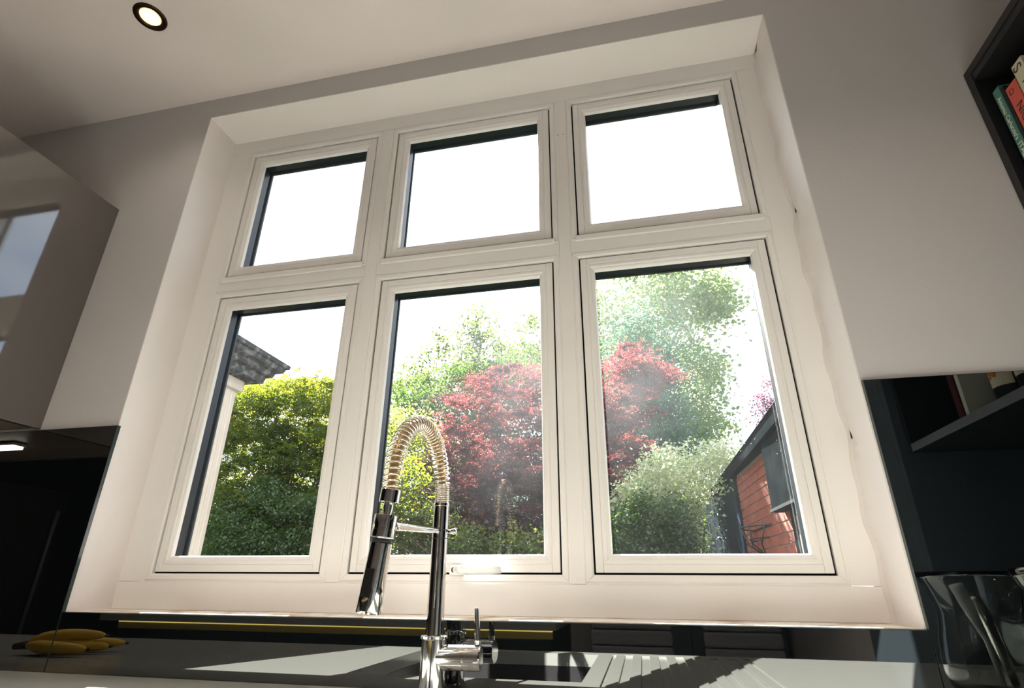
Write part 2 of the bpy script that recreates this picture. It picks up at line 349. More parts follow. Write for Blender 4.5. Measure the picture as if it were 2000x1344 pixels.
# ================================================================== GLASS SPLASHBACKS AND WORKTOP
GY0, GY1 = -.140, -.1305
def splash(x0, x1, z0, z1, label):
    e_ = empty('glass_splashback', ((x0+x1)/2, GY1, z0), label=label, cat='splashback', group='black glass splashback panels')
    obj('panel', boxes((x0+.0008, x1-.0008, GY0, GY1, z0+.0005, z1-.0008)), 'black_glass', e_)
    bm = B()
    for xa, xb, za, zb in ((x0, x0+.0008, z0, z1), (x1-.0008, x1, z0, z1), (x0, x1, z1-.0008, z1)): box(bm, xa, xb, GY0-.0003, GY1, za, zb)
    obj('polished_edge', bm, 'glass_edge', e_)
splash(-2.98, .0085, .9005, 1.4725, 'tall black glass splashback under the grey wall cabinet, reflecting bananas')
splash(.0105, 1.8135, .9005, 1.0228, 'low black glass upstand under the window sill, behind the tap')
splash(1.8155, 2.546, .9005, 1.472, 'tall black glass splashback right of the window, reflecting the bookshelf')

E_ = empty('glass_splashback', (2.55, -.54, .9005), label='black glass panel on the right wall below the bookshelf', cat='splashback', group='black glass splashback panels')
obj('panel', boxes((2.5475, 2.557, -.942, -.1415, .9005, 1.476)), 'black_glass', E_)
WT = empty('worktop', (.2, -.5, .868), label='pale grey-green worktop with drainer grooves round the sink', cat='worktop')
SX0, SX1, SY0, SY1 = .665, 1.205, -.815, -.315
GX0, GX1 = 1.245, 1.62
z0, z1 = .868, .9
WF, WB = -.865, -.1305
bm = boxes((-2.35, SX0, WF, WB, z0, z1), (SX0, SX1, WF, SY0, z0, z1), (SX0, SX1, SY1, WB, z0, z1), (SX1, GX0, WF, WB, z0, z1), (GX1, 2.54, WF, WB, z0, z1),
           (GX0, GX1, WF, -.825, z0, z1), (GX0, GX1, -.27, WB, z0, z1), (GX0, GX1, -.825, -.27, z0, .8955))
bmesh.ops.remove_doubles(bm, verts=bm.verts, dist=1e-5)
obj('slab', bm, 'worktop', WT)
nr = 8; pw = (GX1-GX0)/nr
for i in range(nr):
    obj('drainer_rib', boxes((GX0+i*pw+.011, GX0+(i+1)*pw-.011, -.8249, -.2701, .8955, .8998)), 'worktop', WT, bevel=.0012)
SK = empty('sink', ((SX0+SX1)/2, (SY0+SY1)/2, .68), label='black composite undermount sink set into the pale worktop', cat='sink')
t_ = .012
obj('bowl', boxes((SX0-t_, SX0, SY0-t_, SY1+t_, .68, .867), (SX1, SX1+t_, SY0-t_, SY1+t_, .68, .867), (SX0, SX1, SY0-t_, SY0, .68, .867), (SX0, SX1, SY1, SY1+t_, .68, .867), (SX0-t_, SX1+t_, SY0-t_, SY1+t_, .668, .68)), 'sink_black', SK)
obj('drain', lathe(B(), [(.0, .683), (.030, .683), (.042, .6845), (.045, .6805)], ((SX0+SX1)/2, (SY0+SY1)/2, 0), n=28), 'chrome', SK, smooth=True)
# base units below the worktop
for i, (xa, xb) in enumerate(((-2.35, -1.75), (-1.75, -1.15), (-1.15, -.55), (-.55, .05), (.05, .625), (.625, 1.245), (1.245, 1.85), (1.85, 2.54))):
    lab = ['base unit far left beside the fridge', 'base unit second from the left wall', 'base unit third from the left wall', 'base unit under the bananas', 'base unit left of the sink', 'base unit under the sink bowl', 'base unit under the drainer grooves', 'base unit in the right corner under the vase'][i]
    bu = empty('base_cabinet', ((xa+xb)/2, -.5, 0), label='pale gloss kitchen '+lab, cat='cabinet', group='base cabinets below the window')
    top = .867 if i not in (5,) else .66
    obj('carcass', boxes((xa+.001, xb-.001, -.80, -.14, .1, top)), 'cab_door', bu)
    obj('door', boxes((xa+.003, xb-.003, -.822, -.802, .11, .82)), 'cab_door', bu, bevel=.002)
    obj('plinth', boxes((xa+.001, xb-.001, -.76, -.74, 0, .1)), 'slate_board', bu)

# ================================================================== TAP
TX, TY = .9555, -.2
TP = empty('kitchen_tap', (TX, TY, .9), label='chrome pull-down kitchen tap with spring hose, standing behind the sink', cat='tap')
obj('base', lathe(B(), [(0, .0), (.029, .0), (.029, .006), (.0245, .008), (.0235, .06), (.0232, .093), (.0262, .0955), (.0265, .099), (.0245, .101), (.0175, .102), (0, .102)], (TX, TY, .9), n=40), 'chrome', TP, smooth=True).modifiers.new('e', 'EDGE_SPLIT')
obj('column', lathe(B(), [(.0178, .1), (.0170, .125), (.0165, .16), (.0163, .335), (.0172, .336), (.0172, .341), (.0, .341)], (TX, TY, .9), n=36), 'chrome', TP, smooth=True).modifiers.new('e', 'EDGE_SPLIT')
for zz in (1.172, 1.188): obj('joint_ring', lathe(B(), [(.01655, 0), (.0170, .0004), (.0170, .0012), (.01655, .0016)], (TX, TY, zz), n=30), 'black_rubber', TP, smooth=True)
vz = .9645; vd = Vector((.9975, .07, 0)).normalized()
vb = obj('valve_body', lathe(B(), [(0, 0), (.0215, .0), (.0215, .058), (.0208, .0585), (.0208, .0600), (.0217, .0605), (.0217, .0885), (.0200, .0905), (0, .0905)], (TX, TY, vz), axis=vd, n=36), 'chrome', TP, smooth=True); vb.modifiers.new('e', 'EDGE_SPLIT')
lp = Vector((TX, TY, vz))+vd*.083
obj('lever', tube(B(), [lp+Vector((0, 0, .012)), lp+Vector((0, 0, .03)), lp+Vector((-.001, 0, .048)), lp+Vector((-.003, .0, .082)), lp+Vector((-.003, 0, .0835))], [.0065, .0062, .0052, .0050, .004], 16), 'chrome', vb, smooth=True)
# hose path: up the column, over the arch towards the room, down to the spray head
HR = .112; HYc = TY-HR; HZ = 1.262
def hp(s):
    L1 = HZ-1.236; L2 = math.pi*HR
    if s < L1: return Vector((TX, TY, 1.236+s)), Vector((0, 0, 1))
    if s < L1+L2:
        a = (s-L1)/HR; dx = -.012*(a/math.pi)
        return Vector((TX+dx, HYc+HR*math.cos(a), HZ+HR*math.sin(a)*1.02)), Vector((0, -math.sin(a), math.cos(a)))
    q = s-L1-L2; return Vector((TX-.012, TY-2*HR, HZ-q)), Vector((0, 0, -1))
LT = HZ-1.236+math.pi*HR+.03
obj('hose', tube(B(), [hp(LT*i/60)[0] for i in range(61)], .0085, 12), 'hose', TP, smooth=True)
def coil(s0, s1, turns, R_, wr):
    n = int(turns*14); pts = []
    for i in range(n+1):
        s = s0+(s1-s0)*i/n; p, tn = hp(s); e1 = Vector((1, 0, 0)); e2 = tn.cross(e1).normalized(); th = 2*math.pi*turns*i/n
        pts.append(p+(e1*math.cos(th)+e2*math.sin(th))*R_)
    return tube(B(), pts, wr, 6)
obj('spring', coil(.0, .044, 12, .0142, .0017), 'chrome_wire', TP, smooth=True)
obj('spring', coil(.044, LT, 37, .0150, .0021), 'chrome_wire', TP, smooth=True)
hx, hy = TX-.012, TY-2*HR
hd = Vector((-.10, -.02, -1)).normalized(); h0 = Vector((hx, hy, 1.236))
sp = obj('spray_head', lathe(B(), [(0, .086), (.0165, .086), (.0178, .0865), (.0180, .112), (.0180, .113), (.0192, .150), (.0200, .186), (.0188, .190), (0, .188)], h0, axis=hd, n=36), 'chrome', TP, smooth=True); sp.modifiers.new('e', 'EDGE_SPLIT')
obj('ferrule', lathe(B(), [(0, .0), (.0165, .0), (.0172, .001), (.0172, .021), (.0165, .022), (0, .022)], h0, axis=hd, n=32), 'chrome', sp, smooth=True).modifiers.new('e', 'EDGE_SPLIT')
obj('neck', lathe(B(), [(.0075, .02), (.0090, .03), (.0075, .04), (.0085, .052)], h0, axis=hd, n=24), 'steel', sp, smooth=True)
obj('rubber_ring', lathe(B(), [(0, .079), (.0155, .079), (.0160, .081), (.0155, .086), (0, .086)], h0, axis=hd, n=30), 'black_rubber', sp, smooth=True)
c0 = h0+hd*.146; BA = -.22
bm = B(); fwd = Vector((.12, -1, 0)).normalized(); sd_ = fwd.cross(hd).normalized()   # black button set in the front of the head
vsb = []
for ui in (-1, 1):
    for k in range(7):
        aa = -.42+.84*k/6; vsb.append((ui, k, bm.verts.new(c0+hd*(.021*ui)+(fwd*math.cos(aa+BA)+sd_*math.sin(aa+BA))*(.0193+.0008*ui))))
for k in range(6): bm.faces.new((vsb[k][2], vsb[k+1][2], vsb[7+k+1][2], vsb[7+k][2]))
bmesh.ops.solidify(bm, geom=bm.faces[:], thickness=.0012)
obj('button', bm, 'black_rubber', sp, smooth=False)
# holder arm from the column
az = 1.187
arm = obj('holder_arm', tube(B(), [Vector((TX+.003, TY, az)).lerp(Vector((hx-.004, hy+.016, az-.008)), q_/8) for q_ in range(9)], [.0050+.0016*q_/8 for q_ in range(9)], 18), 'chrome', TP, smooth=True)
obj('arm_screw', tube(B(), [(TX+.012, TY+.012, az), (TX+.030, TY+.004, az), (TX+.031, TY+.004, az)], [.004, .0062, .005], 14), 'chrome', arm, smooth=True)
obj('clamp', lathe(B(), [(.0135, .042), (.0188, .042), (.0192, .043), (.0192, .063), (.0186, .0635), (.0186, .0655), (.0192, .066), (.0192, .077), (.0135, .077)], h0, axis=hd, n=36, closed=True), 'chrome', arm, smooth=True).modifiers.new('e', 'EDGE_SPLIT')

# ================================================================== WALL CABINET, LIGHTS
KC = empty('wall_cabinet', (-.564, -.3, 1.479), label='grey gloss wall cabinet left of the window, mirroring the sky', cat='cabinet')
obj('side_panel', boxes((-.282, -.264, -.512, WY, 1.479, 2.229)), 'gloss_grey', KC, bevel=.0008)
obj('carcass', boxes((-.864, -.283, -.49, WY, 1.482, 2.229)), 'cab_under', KC)
obj('door', boxes((-.864, -.284, -.512, -.492, 1.479, 2.229)), 'gloss_grey', KC, bevel=.001)
LB = empty('cabinet_light', (-.70, -.28, 1.462), label='small white light bar fixed under the grey wall cabinet', cat='light')
obj('housing', boxes((-.90, -.50, -.30, -.26, 1.470, 1.479)), 'steel', LB, bevel=.001)
obj('diffuser', boxes((-.895, -.505, -.297, -.263, 1.462, 1.470)), 'led_white', LB, bevel=.002)
def downlight(x, y, label, power):
    D = empty('downlight', (x, y, CE), label=label, cat='downlight', group='recessed ceiling downlights')
    obj('bezel', lathe(B(), [(.046, 0), (.0455, -.003), (.043, -.0045), (.034, -.0042), (.030, -.002), (.0285, .004), (.0285, .0005), (.046, .0005)][:6], (x, y, CE), n=40), 'bronze', D, smooth=True)
    obj('lens', lathe(B(), [(0, -.0012), (.020, -.0012), (.0285, -.0004)], (x, y, CE), n=32), 'lamp_lens', D, smooth=True)
    obj('bulb', lathe(B(), [(0, -.0045), (.006, -.0040), (.0115, -.0014)], (x, y, CE), n=24), 'lamp_core', D, smooth=True)
    ld = bpy.data.lights.new('downlight_beam', 'SPOT'); ld.energy = power; ld.color = (1, .88, .74); ld.spot_size = 2.4; ld.spot_blend = 1.0; ld.shadow_soft_size = .025
    lo = bpy.data.objects.new('downlight_beam', ld); COL.objects.link(lo); lo.parent = D; lo.location = (0, 0, -.012)
downlight(.017, -.444, 'lit ceiling downlight with bronze rim above the wall cabinet', 2.5)
for k, (x, y) in enumerate(((1.75, -1.05), (.55, -1.05), (-1.1, -1.05), (1.05, -1.65), (.25, -1.65), (-1.1, -1.65))):  # unseen downlights, added only to brighten the interior
    downlight(x, y, 'added fill downlight over the kitchen floor, %s of the unseen rows' % ['front right', 'front middle', 'front left', 'rear right', 'rear middle', 'rear left'][k], 19)

# ================================================================== BOOKSHELF AND TALL UNIT ON THE RIGHT
BX0, BX1, BY0, BY1, BZ0, BZ1 = 2.215, 2.555, -.94, -.132, 1.479, 2.238
BK = empty('bookshelf', (2.38, -.53, BZ0), label='black open wall shelf unit holding cookbooks right of the window', cat='shelf')
tk = .020
obj('side', boxes((BX0, BX1, BY1-tk, BY1, BZ0, BZ1-tk)), 'black_board', BK, bevel=.0008)
obj('side', boxes((BX0, BX1, BY0, BY0+tk, BZ0, BZ1-tk)), 'black_board', BK, bevel=.0008)
obj('top', boxes((BX0, BX1, BY0, BY1, BZ1-tk+.0005, BZ1)), 'black_board', BK, bevel=.0008)
obj('inner_top', boxes((BX0+.003, BX1, BY0+tk, BY1-tk-.0005, BZ1-2*tk, BZ1-tk)), 'black_board', BK, bevel=.0008)
bo_ = obj('bottom', boxes((BX0+.0025, BX1, BY0+tk, BY1-tk-.0005, BZ0, BZ0+.024)), 'black_board', BK)
obj('edge_strip', boxes((BX0, BX0+.0024, BY0+tk, BY1-tk-.0005, BZ0, BZ0+.024)), 'edge_grey', bo_)
SHZ = 1.845
obj('shelf', boxes((BX0+.004, BX1, BY0+tk, BY1-tk-.0005, SHZ-.02, SHZ)), 'black_board', BK, bevel=.0008)
obj('back', boxes((BX1-.008, BX1-.001, BY0+tk, BY1-tk, BZ0+.02, BZ1-2*tk)), 'black_board', BK)
TU = empty('tall_unit', (2.37, -1.27, 0), label='tall slate grey housing unit beside the black bookshelf', cat='cabinet')
obj('side_panel', boxes((2.19, 2.555, -.975, -.945, 0, 2.24)), 'slate_board', TU)
obj('body', boxes((2.212, 2.555, -1.60, -.976, 0, 2.24)), 'slate_board', TU)
obj('door', boxes((2.19, 2.211, -1.598, -.978, .1, 2.238)), 'slate_board', TU, bevel=.002)

def book(y0, y1, z, hgt, dep, mat, label, xs=2.232, texts=(), group='cookbooks on the black shelf', name='book'):
    """spine faces -x; y0 > y1"""
    E_ = empty(name, (xs+dep/2, (y0+y1)/2, z), label=label, cat='book', group=group)
    t2 = .0025
    bm = B(); n = 6; pr = []                       # cover: rounded spine + two boards
    ym, yh = (y0+y1)/2, abs(y0-y1)/2
    obj('cover', boxes((xs, xs+t2, y1, y0, z+.0005, z+hgt), (xs, xs+dep, y1, y1+t2, z+.0005, z+hgt), (xs, xs+dep, y0-t2, y0, z+.0005, z+hgt)), mat, E_, bevel=.001)
    obj('pages', boxes((xs+t2+.0002, xs+dep-.004, y1+t2+.0002, y0-t2-.0002, z+.004, z+hgt-.004)), 'paper', E_)
    bm.free()
    for (s, size, m_, zt, dy) in texts:            # lettering runs down the spine
        # local x -> -z ; local y -> -y (towards the camera) ; local z -> -x
        mw = Matrix(((0, 0, -1, xs-.0004-E_.location.x), (0, -1, 0, ym+dy-E_.location.y), (-1, 0, 0, zt-z), (0, 0, 0, 1)))
        mw = Matrix(((0, 0, -1, xs-.0004-E_.location.x), (0, 1, 0, ym+dy-E_.location.y), (-1, 0, 0, zt-z), (0, 0, 0, 1))) if mw.determinant() < 0 else mw
        text_mesh('spine_lettering', s, size, m_, E_, mw)
    return E_
z = SHZ
book(-.172, -.195, z, .287, .21, 'book_teal', 'thin teal cookbook with cream lettering, nearest the window wall', xs=2.225, texts=(("Antonio Carluccio's", .0150, 'print_cream', z+.262, .001), ('ITALIA', .0190, 'print_cream', z+.132, .001)))
book(-.1955, -.2045, z, .275, .20, 'book_black', 'thin black book between the teal and the red cookbook', xs=2.225)
book(-.205, -.241, z, .259, .205, 'book_red', 'thick coral red cookbook with dark lettering on the upper shelf', xs=2.225, texts=(('NIGELLA', .027, 'ink', z+.205, 0), ('\u2302', .02, 'ink', z+.248, .004)))
book(-.242, -.275, z, .285, .22, 'book_cream', 'tall cream book with dark pattern beside the red cookbook', xs=2.225, texts=(('S', .035, 'ink', z+.278, .003), ('Y', .03, 'ink', z+.240, -.003)))
for i, (a, c_, hh, mm, ll) in enumerate(((-.276, -.305, .25, 'book_black', 'black cookbook to the right of the tall cream book'), (-.306, -.345, .28, 'book_maroon', 'maroon cookbook at the near end of the upper row'))):
    book(a, c_, z, hh, .2, mm, ll)
z = BZ0+.024
book(-.612, -.640, z, .30, .2, 'book_maroon', 'dark maroon book on the lower shelf seen in the black glass', xs=2.225, texts=(('MAURETAN', .024, 'print_red', z+.285, .004),), group='books on the lower shelf')
book(-.587, -.605, z, .29, .19, 'book_white', 'slim white book on the lower shelf seen in the black glass', xs=2.225, texts=(('COOKING', .012, 'ink', z+.27, 0),), group='books on the lower shelf')
for i, (yy, lab) in enumerate(((-.50, 'dark jar with cream label on the lower shelf, next to the white book'), (-.405, 'dark jar with cream label on the lower shelf, nearer the window'))):
    J = empty('storage_jar', (2.29, yy, z), label=lab, cat='jar', group='labelled jars on the lower shelf')
    obj('body', lathe(B(), [(0, .0005), (.036, .0005), (.039, .004), (.039, .125), (.033, .14), (0, .14)], (2.29, yy, z), n=28), 'jar_dark', J, smooth=True)
    obj('lid', lathe(B(), [(0, .140), (.034, .140), (.035, .142), (.035, .160), (.033, .162), (0, .162)], (2.29, yy, z), n=28), 'black_board', J, smooth=False)
    bm = B(); vv = []
    for zz in (.045, .115):
        for k in range(11):
            aa = math.pi-1.2+2.4*k/10; vv.append(bm.verts.new((2.29+.0394*math.cos(aa), yy+.0394*math.sin(aa), z+zz)))
    for k in range(10): bm.faces.new((vv[k], vv[k+1], vv[11+k+1], vv[11+k]))
    lb = obj('label', bm, 'print_cream', J)
    bm = B()
    for (dz, dy, rr_) in ((.085, 0, .010), (.076, .010, .007), (.092, -.008, .006), (.072, -.006, .005)): lathe(bm, [(0, -.0405), (rr_, -.0402), (rr_, -.0380)], (2.29, yy+dy, z+dz), axis=(1, 0, 0), n=9)
    obj('label_print', bm, 'orange_print', lb)

# ================================================================== THINGS ON THE WORKTOP
BN = empty('banana_bunch', (-.24, -.44, .9), label='bunch of ripe yellow bananas lying on the worktop below the wall cabinet', cat='bananas')
stem = Vector((-.350, -.375, .925))
for k, (mid, tip) in enumerate((((-.245, -.350, .922), (-.150, -.385, .918)), ((-.262, -.405, .921), (-.150, -.455, .919)), ((-.300, -.445, .9265), (-.160, -.520, .922)), ((-.295, -.395, .957), (-.170, -.455, .946)))):
    mid, tip = Vector(mid), Vector(tip); pts, rd = [], []
    for i in range(19):
        s = i/18; p = stem*(1-s)**2+mid*2*s*(1-s)*1.0+tip*s*s
        pts.append(p); rd.append((.006+.0125*min(1, s/.28)) if s < .28 else (.0185*math.sqrt(max(.0, 1-((s-.5)/.56)**2))*1.0 if s > .5 else .0185))
    rd[-1] = .005
    bo = obj('banana', tube(B(), pts, rd, 7), 'banana', BN, smooth=True)
    sb = bo.modifiers.new('s', 'SUBSURF'); sb.levels = 1; sb.render_levels = 1
    obj('tip', tube(B(), [tip, tip+(tip-mid).normalized()*.007], [.0046, .0035], 8), 'banana_tip', bo)
obj('stem', tube(B(), [stem+Vector((.012, 0, 0)), stem, stem+Vector((-.025, .012, -.004))], [.010, .011, .008], 10), 'banana_tip', BN, smooth=True)

VX, VY = 1.972, -.300
VS = empty('glass_vase', (VX, VY, .9), label='clear waisted glass vase on the worktop in the right corner', cat='vase')
outp = [(0, .001), (.050, .001), (.064, .006), (.074, .020), (.079, .042), (.079, .065), (.075, .095), (.069, .122), (.0665, .142), (.069, .160), (.076, .186), (.084, .206), (.0885, .217)]
inn = [(r-.0035, max(hh, .014)) for r, hh in outp[::-1] if r > .03]
obj('vessel', lathe(B(), outp+inn+[(0, .014)], (VX, VY, .9), n=48), 'vase_glass', VS, smooth=True)
U1 = empty('steel_utensil', (VX+.01, VY, .916), label='steel handled utensil standing in the glass vase', cat='utensil')
obj('handle', tube(B(), [(VX+.030, VY-.01, .922), (VX+.020, VY, .97), (VX+.005, VY+.01, 1.03), (VX-.005, VY+.012, 1.068), (VX-.006, VY+.012, 1.074)], [.006, .0085, .0105, .010, .006], 14), 'steel', U1, smooth=True)
U2 = empty('pale_spatula', (VX-.02, VY, .916), label='pale spatula leaning in the glass vase', cat='utensil')
bm = tube(B(), [(VX-.004, VY+.02, .925), (VX-.012, VY+.025, 1.0), (VX-.030, VY+.03, 1.06), (VX-.04, VY+.032, 1.095)], [.004, .005, .011, .012], 12)
obj('blade', bm, 'handle_white', U2, smooth=True)

# ================================================================== REST OF THE KITCHEN (seen in the black glass)
IS = empty('kitchen_island', (-.46, -2.45, 0), label='dark kitchen island with a brass handle channel, seen mirrored in the upstand', cat='island')
ix0, ix1, iy = -1.835, .908, -2.0
obj('slab', boxes((ix0, ix1, iy-.9, iy, .873, .905)), 'grey_slab', IS, bevel=.001)
obj('carcass', boxes((ix0+.04, ix1-.03, iy-.86, iy-.045, .1, .872)), 'dark_door', IS)
obj('brass_channel', boxes((ix0+.115, ix1-.022, iy-.044, iy-.03, .832, .872)), 'brass', IS)
obj('led_strip', boxes((ix0+.115, ix1-.022, iy-.034, iy-.028, .866, .872)), 'brass_lit', IS)
nd = 5; dw = (ix1-.022-(ix0+.04))/nd
for i in range(nd): obj('door', boxes((ix0+.04+i*dw+.002, ix0+.04+(i+1)*dw-.002, iy-.044, iy-.022, .105, .830)), 'dark_door', IS, bevel=.002)
obj('plinth', boxes((ix0+.08, ix1-.06, iy-.82, iy-.09, 0, .1)), 'black_board', IS)
def chair(x, y, lab, wdt):
    c_ = empty('dining_chair', (x, y, 0), label=lab, cat='chair', group='grey padded chairs beside the island')
    for k in range(6): obj('back_cushion', boxes((x-wdt/2, x+wdt/2, y-.02, y+.035, .52+k*.072, .59+k*.072)), 'quilt', c_, bevel=.015, seg=3)
    obj('seat', boxes((x-wdt/2, x+wdt/2, y-.45, y+.03, .42, .50)), 'quilt', c_, bevel=.02, seg=3)
    for sx in (-1, 1):
        for sy in (-.42, .0): obj('leg', tube(B(), [(x+sx*(wdt/2-.03), y+sy, 0), (x+sx*(wdt/2-.04), y+sy, .43)], [.012, .016], 10), 'black_board', c_, smooth=True)
chair(1.27, -2.15, 'grey padded chair nearest the end of the island', .40)
chair(1.80, -2.15, 'grey padded chair on the right near the tall units', .36)
for i in range(6):
    xa = .95+i*.26
    tu = empty('rear_cabinet', (xa+.13, -4.8, 0), label='dark low cabinet against the rear wall, %s from the right' % ['sixth', 'fifth', 'fourth', 'third', 'second', 'first'][i], cat='cabinet', group='dark low cabinets on the rear wall')
    obj('carcass', boxes((xa+.001, xa+.259, -4.995, -4.62, .0, 1.0)), 'dark_door', tu)
    obj('door', boxes((xa+.004, xa+.256, -4.618, -4.60, .08, .995)), 'slate_board', tu, bevel=.002)
FG = empty('fridge', (-2.66, -1.35, 0), label='dark fridge against the left wall, mirrored in the tall black glass', cat='fridge')
obj('body', boxes((-2.98, -2.37, -2.0, -.90, .0, 1.63)), 'black_board', FG, bevel=.004)
obj('door', boxes((-2.368, -2.335, -1.998, -.905, .03, 1.625)), 'black_board', FG, bevel=.004)
obj('handle', tube(B(), [(-2.31, -1.93, .7), (-2.31, -1.93, 1.5)], .010, 12), 'slate_board', FG, smooth=True)

# ================================================================== OUTSIDE: HOUSE PARTS
obj('garden_ground', boxes((-30, 30, .12, 60, -.35, -.15)), 'grass', kind='structure')
BW = empty('bay_corner', (-.75, .6, -.15), label='white pilaster and dark grey eaves of the bay seen left through the window', cat='bay')
px_ = -.614
obj('pilaster', boxes((px_-.22, px_, .50, 1.0, -.15, 2.03)), 'post_white', BW, bevel=.006)
for xa in (.022, .060, .088): obj('fluting', boxes((px_-xa-.012, px_-xa, .995, 1.004, -.1, 1.98), (px_-.004, px_+.004, 1.0-xa-.012, 1.0-xa, -.1, 1.98)), 'post_white', BW, bevel=.003)
obj('capital', boxes((px_-.25, px_+.022, .48, 1.022, 1.985, 2.045)), 'post_white', BW, bevel=.008)
obj('bay_wall', boxes((px_-2.2, px_-.20, .11, .96, -.15, 2.03)), 'post_white', BW)
bm = B(); x1, y1 = px_+.06, 1.06; lay = [(.000, 2.046), (.020, 2.050), (.028, 2.085), (.050, 2.09), (.058, 2.115), (.085, 2.125), (.092, 2.148), (.105, 2.152), (.108, 2.172)]
vr = [[bm.verts.new(p) for p in ((x1+o_, .11, zz), (x1+o_, y1+o_, zz), (px_-2.2, y1+o_, zz))] for o_, zz in lay]
for a, c_ in zip(vr, vr[1:]):
    for j in (0, 1): bm.faces.new((a[j], a[j+1], c_[j+1], c_[j]))
for ring_ in (vr[0], vr[-1]):
    q = bm.verts.new((px_-2.2, .11, ring_[0].co.z)); bm.faces.new((ring_[0], ring_[1], ring_[2], q))
obj('eaves', bm, 'eave_stone', BW)
bm = B(); zz = 2.172; q = [bm.verts.new(p) for p in ((x1+.10, .11, zz), (x1+.10, y1+.10, zz), (px_-2.2, y1+.10, zz), (x1-.8, .11, zz+.42), (x1-.8, y1-.8, zz+.42), (px_-2.2, y1-.8, zz+.42))]
bm.faces.new((q[0], q[1], q[4], q[3])); bm.faces.new((q[1], q[2], q[5], q[4])); bmesh.ops.solidify(bm, geom=bm.faces[:], thickness=.02)
obj('roof', bm, 'roof_slate', BW)

# outbuilding on the right: its side wall runs away from the window
OB = empty('outbuilding', (2.6, 4.2, -.15), label='brick outbuilding with dark eaves and dark cladding on the right of the garden', cat='outbuilding')
uw = Vector((-.038, .9993, 0)); nw = Vector((-.9993, -.038, 0)); P0 = Vector((2.3855, 2.40, 0))
def wl(s, z, off=0): return P0+uw*s+nw*off+Vector((0, 0, z))
def wbox(bm, s0, s1, z0_, z1_, o0, o1):
    v = [bm.verts.new(wl(s, z_, o_)) for z_ in (z0_, z1_) for (s, o_) in ((s0, o0), (s1, o0), (s1, o1), (s0, o1))]
    for f in ((0, 3, 2, 1), (4, 5, 6, 7), (0, 1, 5, 4), (1, 2, 6, 5), (2, 3, 7, 6), (3, 0, 4, 7)): bm.faces.new([v[i] for i in f])
    return bm
bw_ = obj('brick_wall', wbox(B(), .30, 2.02, -.15, 2.06, -.25, -.008), 'mortar', OB)
bwl, bh, jt = .215, .065, .010
bpro = B(); wbox(bpro, 0, bwl, 0, bh, -.05, 0); 
proto = {}
def brick(s0, s1, z_, k):
    key = (round(s1-s0, 3), k)
    if key not in proto:
        bm = wbox(B(), 0, s1-s0, 0, bh, -.05, 0)
        bmesh.ops.translate(bm, verts=bm.verts, vec=-P0); bmesh.ops.recalc_face_normals(bm, faces=bm.faces)
        me = bpy.data.meshes.new('brick'); bm.to_mesh(me); bm.free(); me.materials.append(MATS[('brick', 'brick_b')[k]]); proto[key] = me
    o = bpy.data.objects.new('brick', proto[key]); COL.objects.link(o); o.parent = bw_
    o.location = wl(s0, z_, random.uniform(-.0015, .0015))-Vector(OB.location)
bpro.free()
low = B()
nc = int((2.055+.15)/(bh+jt))
for cI in range(nc):
    z_ = -.15+.005+cI*(bh+jt); s = .30-(0 if cI % 2 else .1125)
    while s < 2.02:
        a, c_ = max(s, .30), min(s+bwl, 2.02)
        if c_-a > .03:
            if z_ > 1.05: brick(a, c_, z_, random.choice((0, 0, 1)))
            else: wbox(low, a, c_, z_, z_+bh, -.05, 0)
        s += bwl+jt
obj('brickwork_below', low, 'brick', bw_, kind='stuff')
obj('shed_wall', wbox(B(), 2.03, 4.3, -.15, 2.06, -.25, -.02), 'slate_clad', OB)
for i in range(9): obj('cladding_board', wbox(B(), 2.20+i*.215, 2.20+i*.215+.205, -.15, 2.045, -.018, .0), 'slate_clad', OB, bevel=.003)
obj('blue_door', wbox(B(), 2.035, 2.18, -.15, 1.72, -.018, .004), 'blue_door', OB)
obj('corner_board', wbox(B(), 1.985, 2.03, -.15, 2.05, -.01, .012), 'fascia', OB)
obj('fascia', boxes((2.258, 2.278, .9, 6.75, 2.045, 2.145)), 'fascia', OB, bevel=.003)
obj('soffit', boxes((2.278, 2.62, .9, 6.75, 2.055, 2.068)), 'fascia', OB)
bm = B(); q = [bm.verts.new(p) for p in ((2.245, .9, 2.142), (2.245, 6.78, 2.142), (4.6, 6.78, 3.05), (4.6, .9, 3.05))]; bm.faces.new(q); bmesh.ops.solidify(bm, geom=bm.faces[:], thickness=-.02)
obj('roof', bm, 'roof_slate', OB)
obj('far_gable', boxes((2.32, 4.4, 6.55, 6.65, -.15, 2.1)), 'slate_clad', OB)
HB = obj('rainwater_box', wbox(B(), .02, .60, 1.565, 2.04, -.02, .085), 'fascia', OB, bevel=.01)
obj('box_lip', wbox(B(), .01, .61, 1.555, 1.575, -.02, .095), 'gasket', HB)
obj('post', wbox(B(), .30, .42, -.15, 1.56, -.01, .02), 'fascia', OB, bevel=.004)
obj('window_casing', wbox(B(), .12, .27, -.15, 1.50, -.06, .03), 'cream_wood', OB, bevel=.004)
obj('near_wall', wbox(B(), -.9, .11, -.15, 2.06, -.25, -.02), 'render_wall', OB)
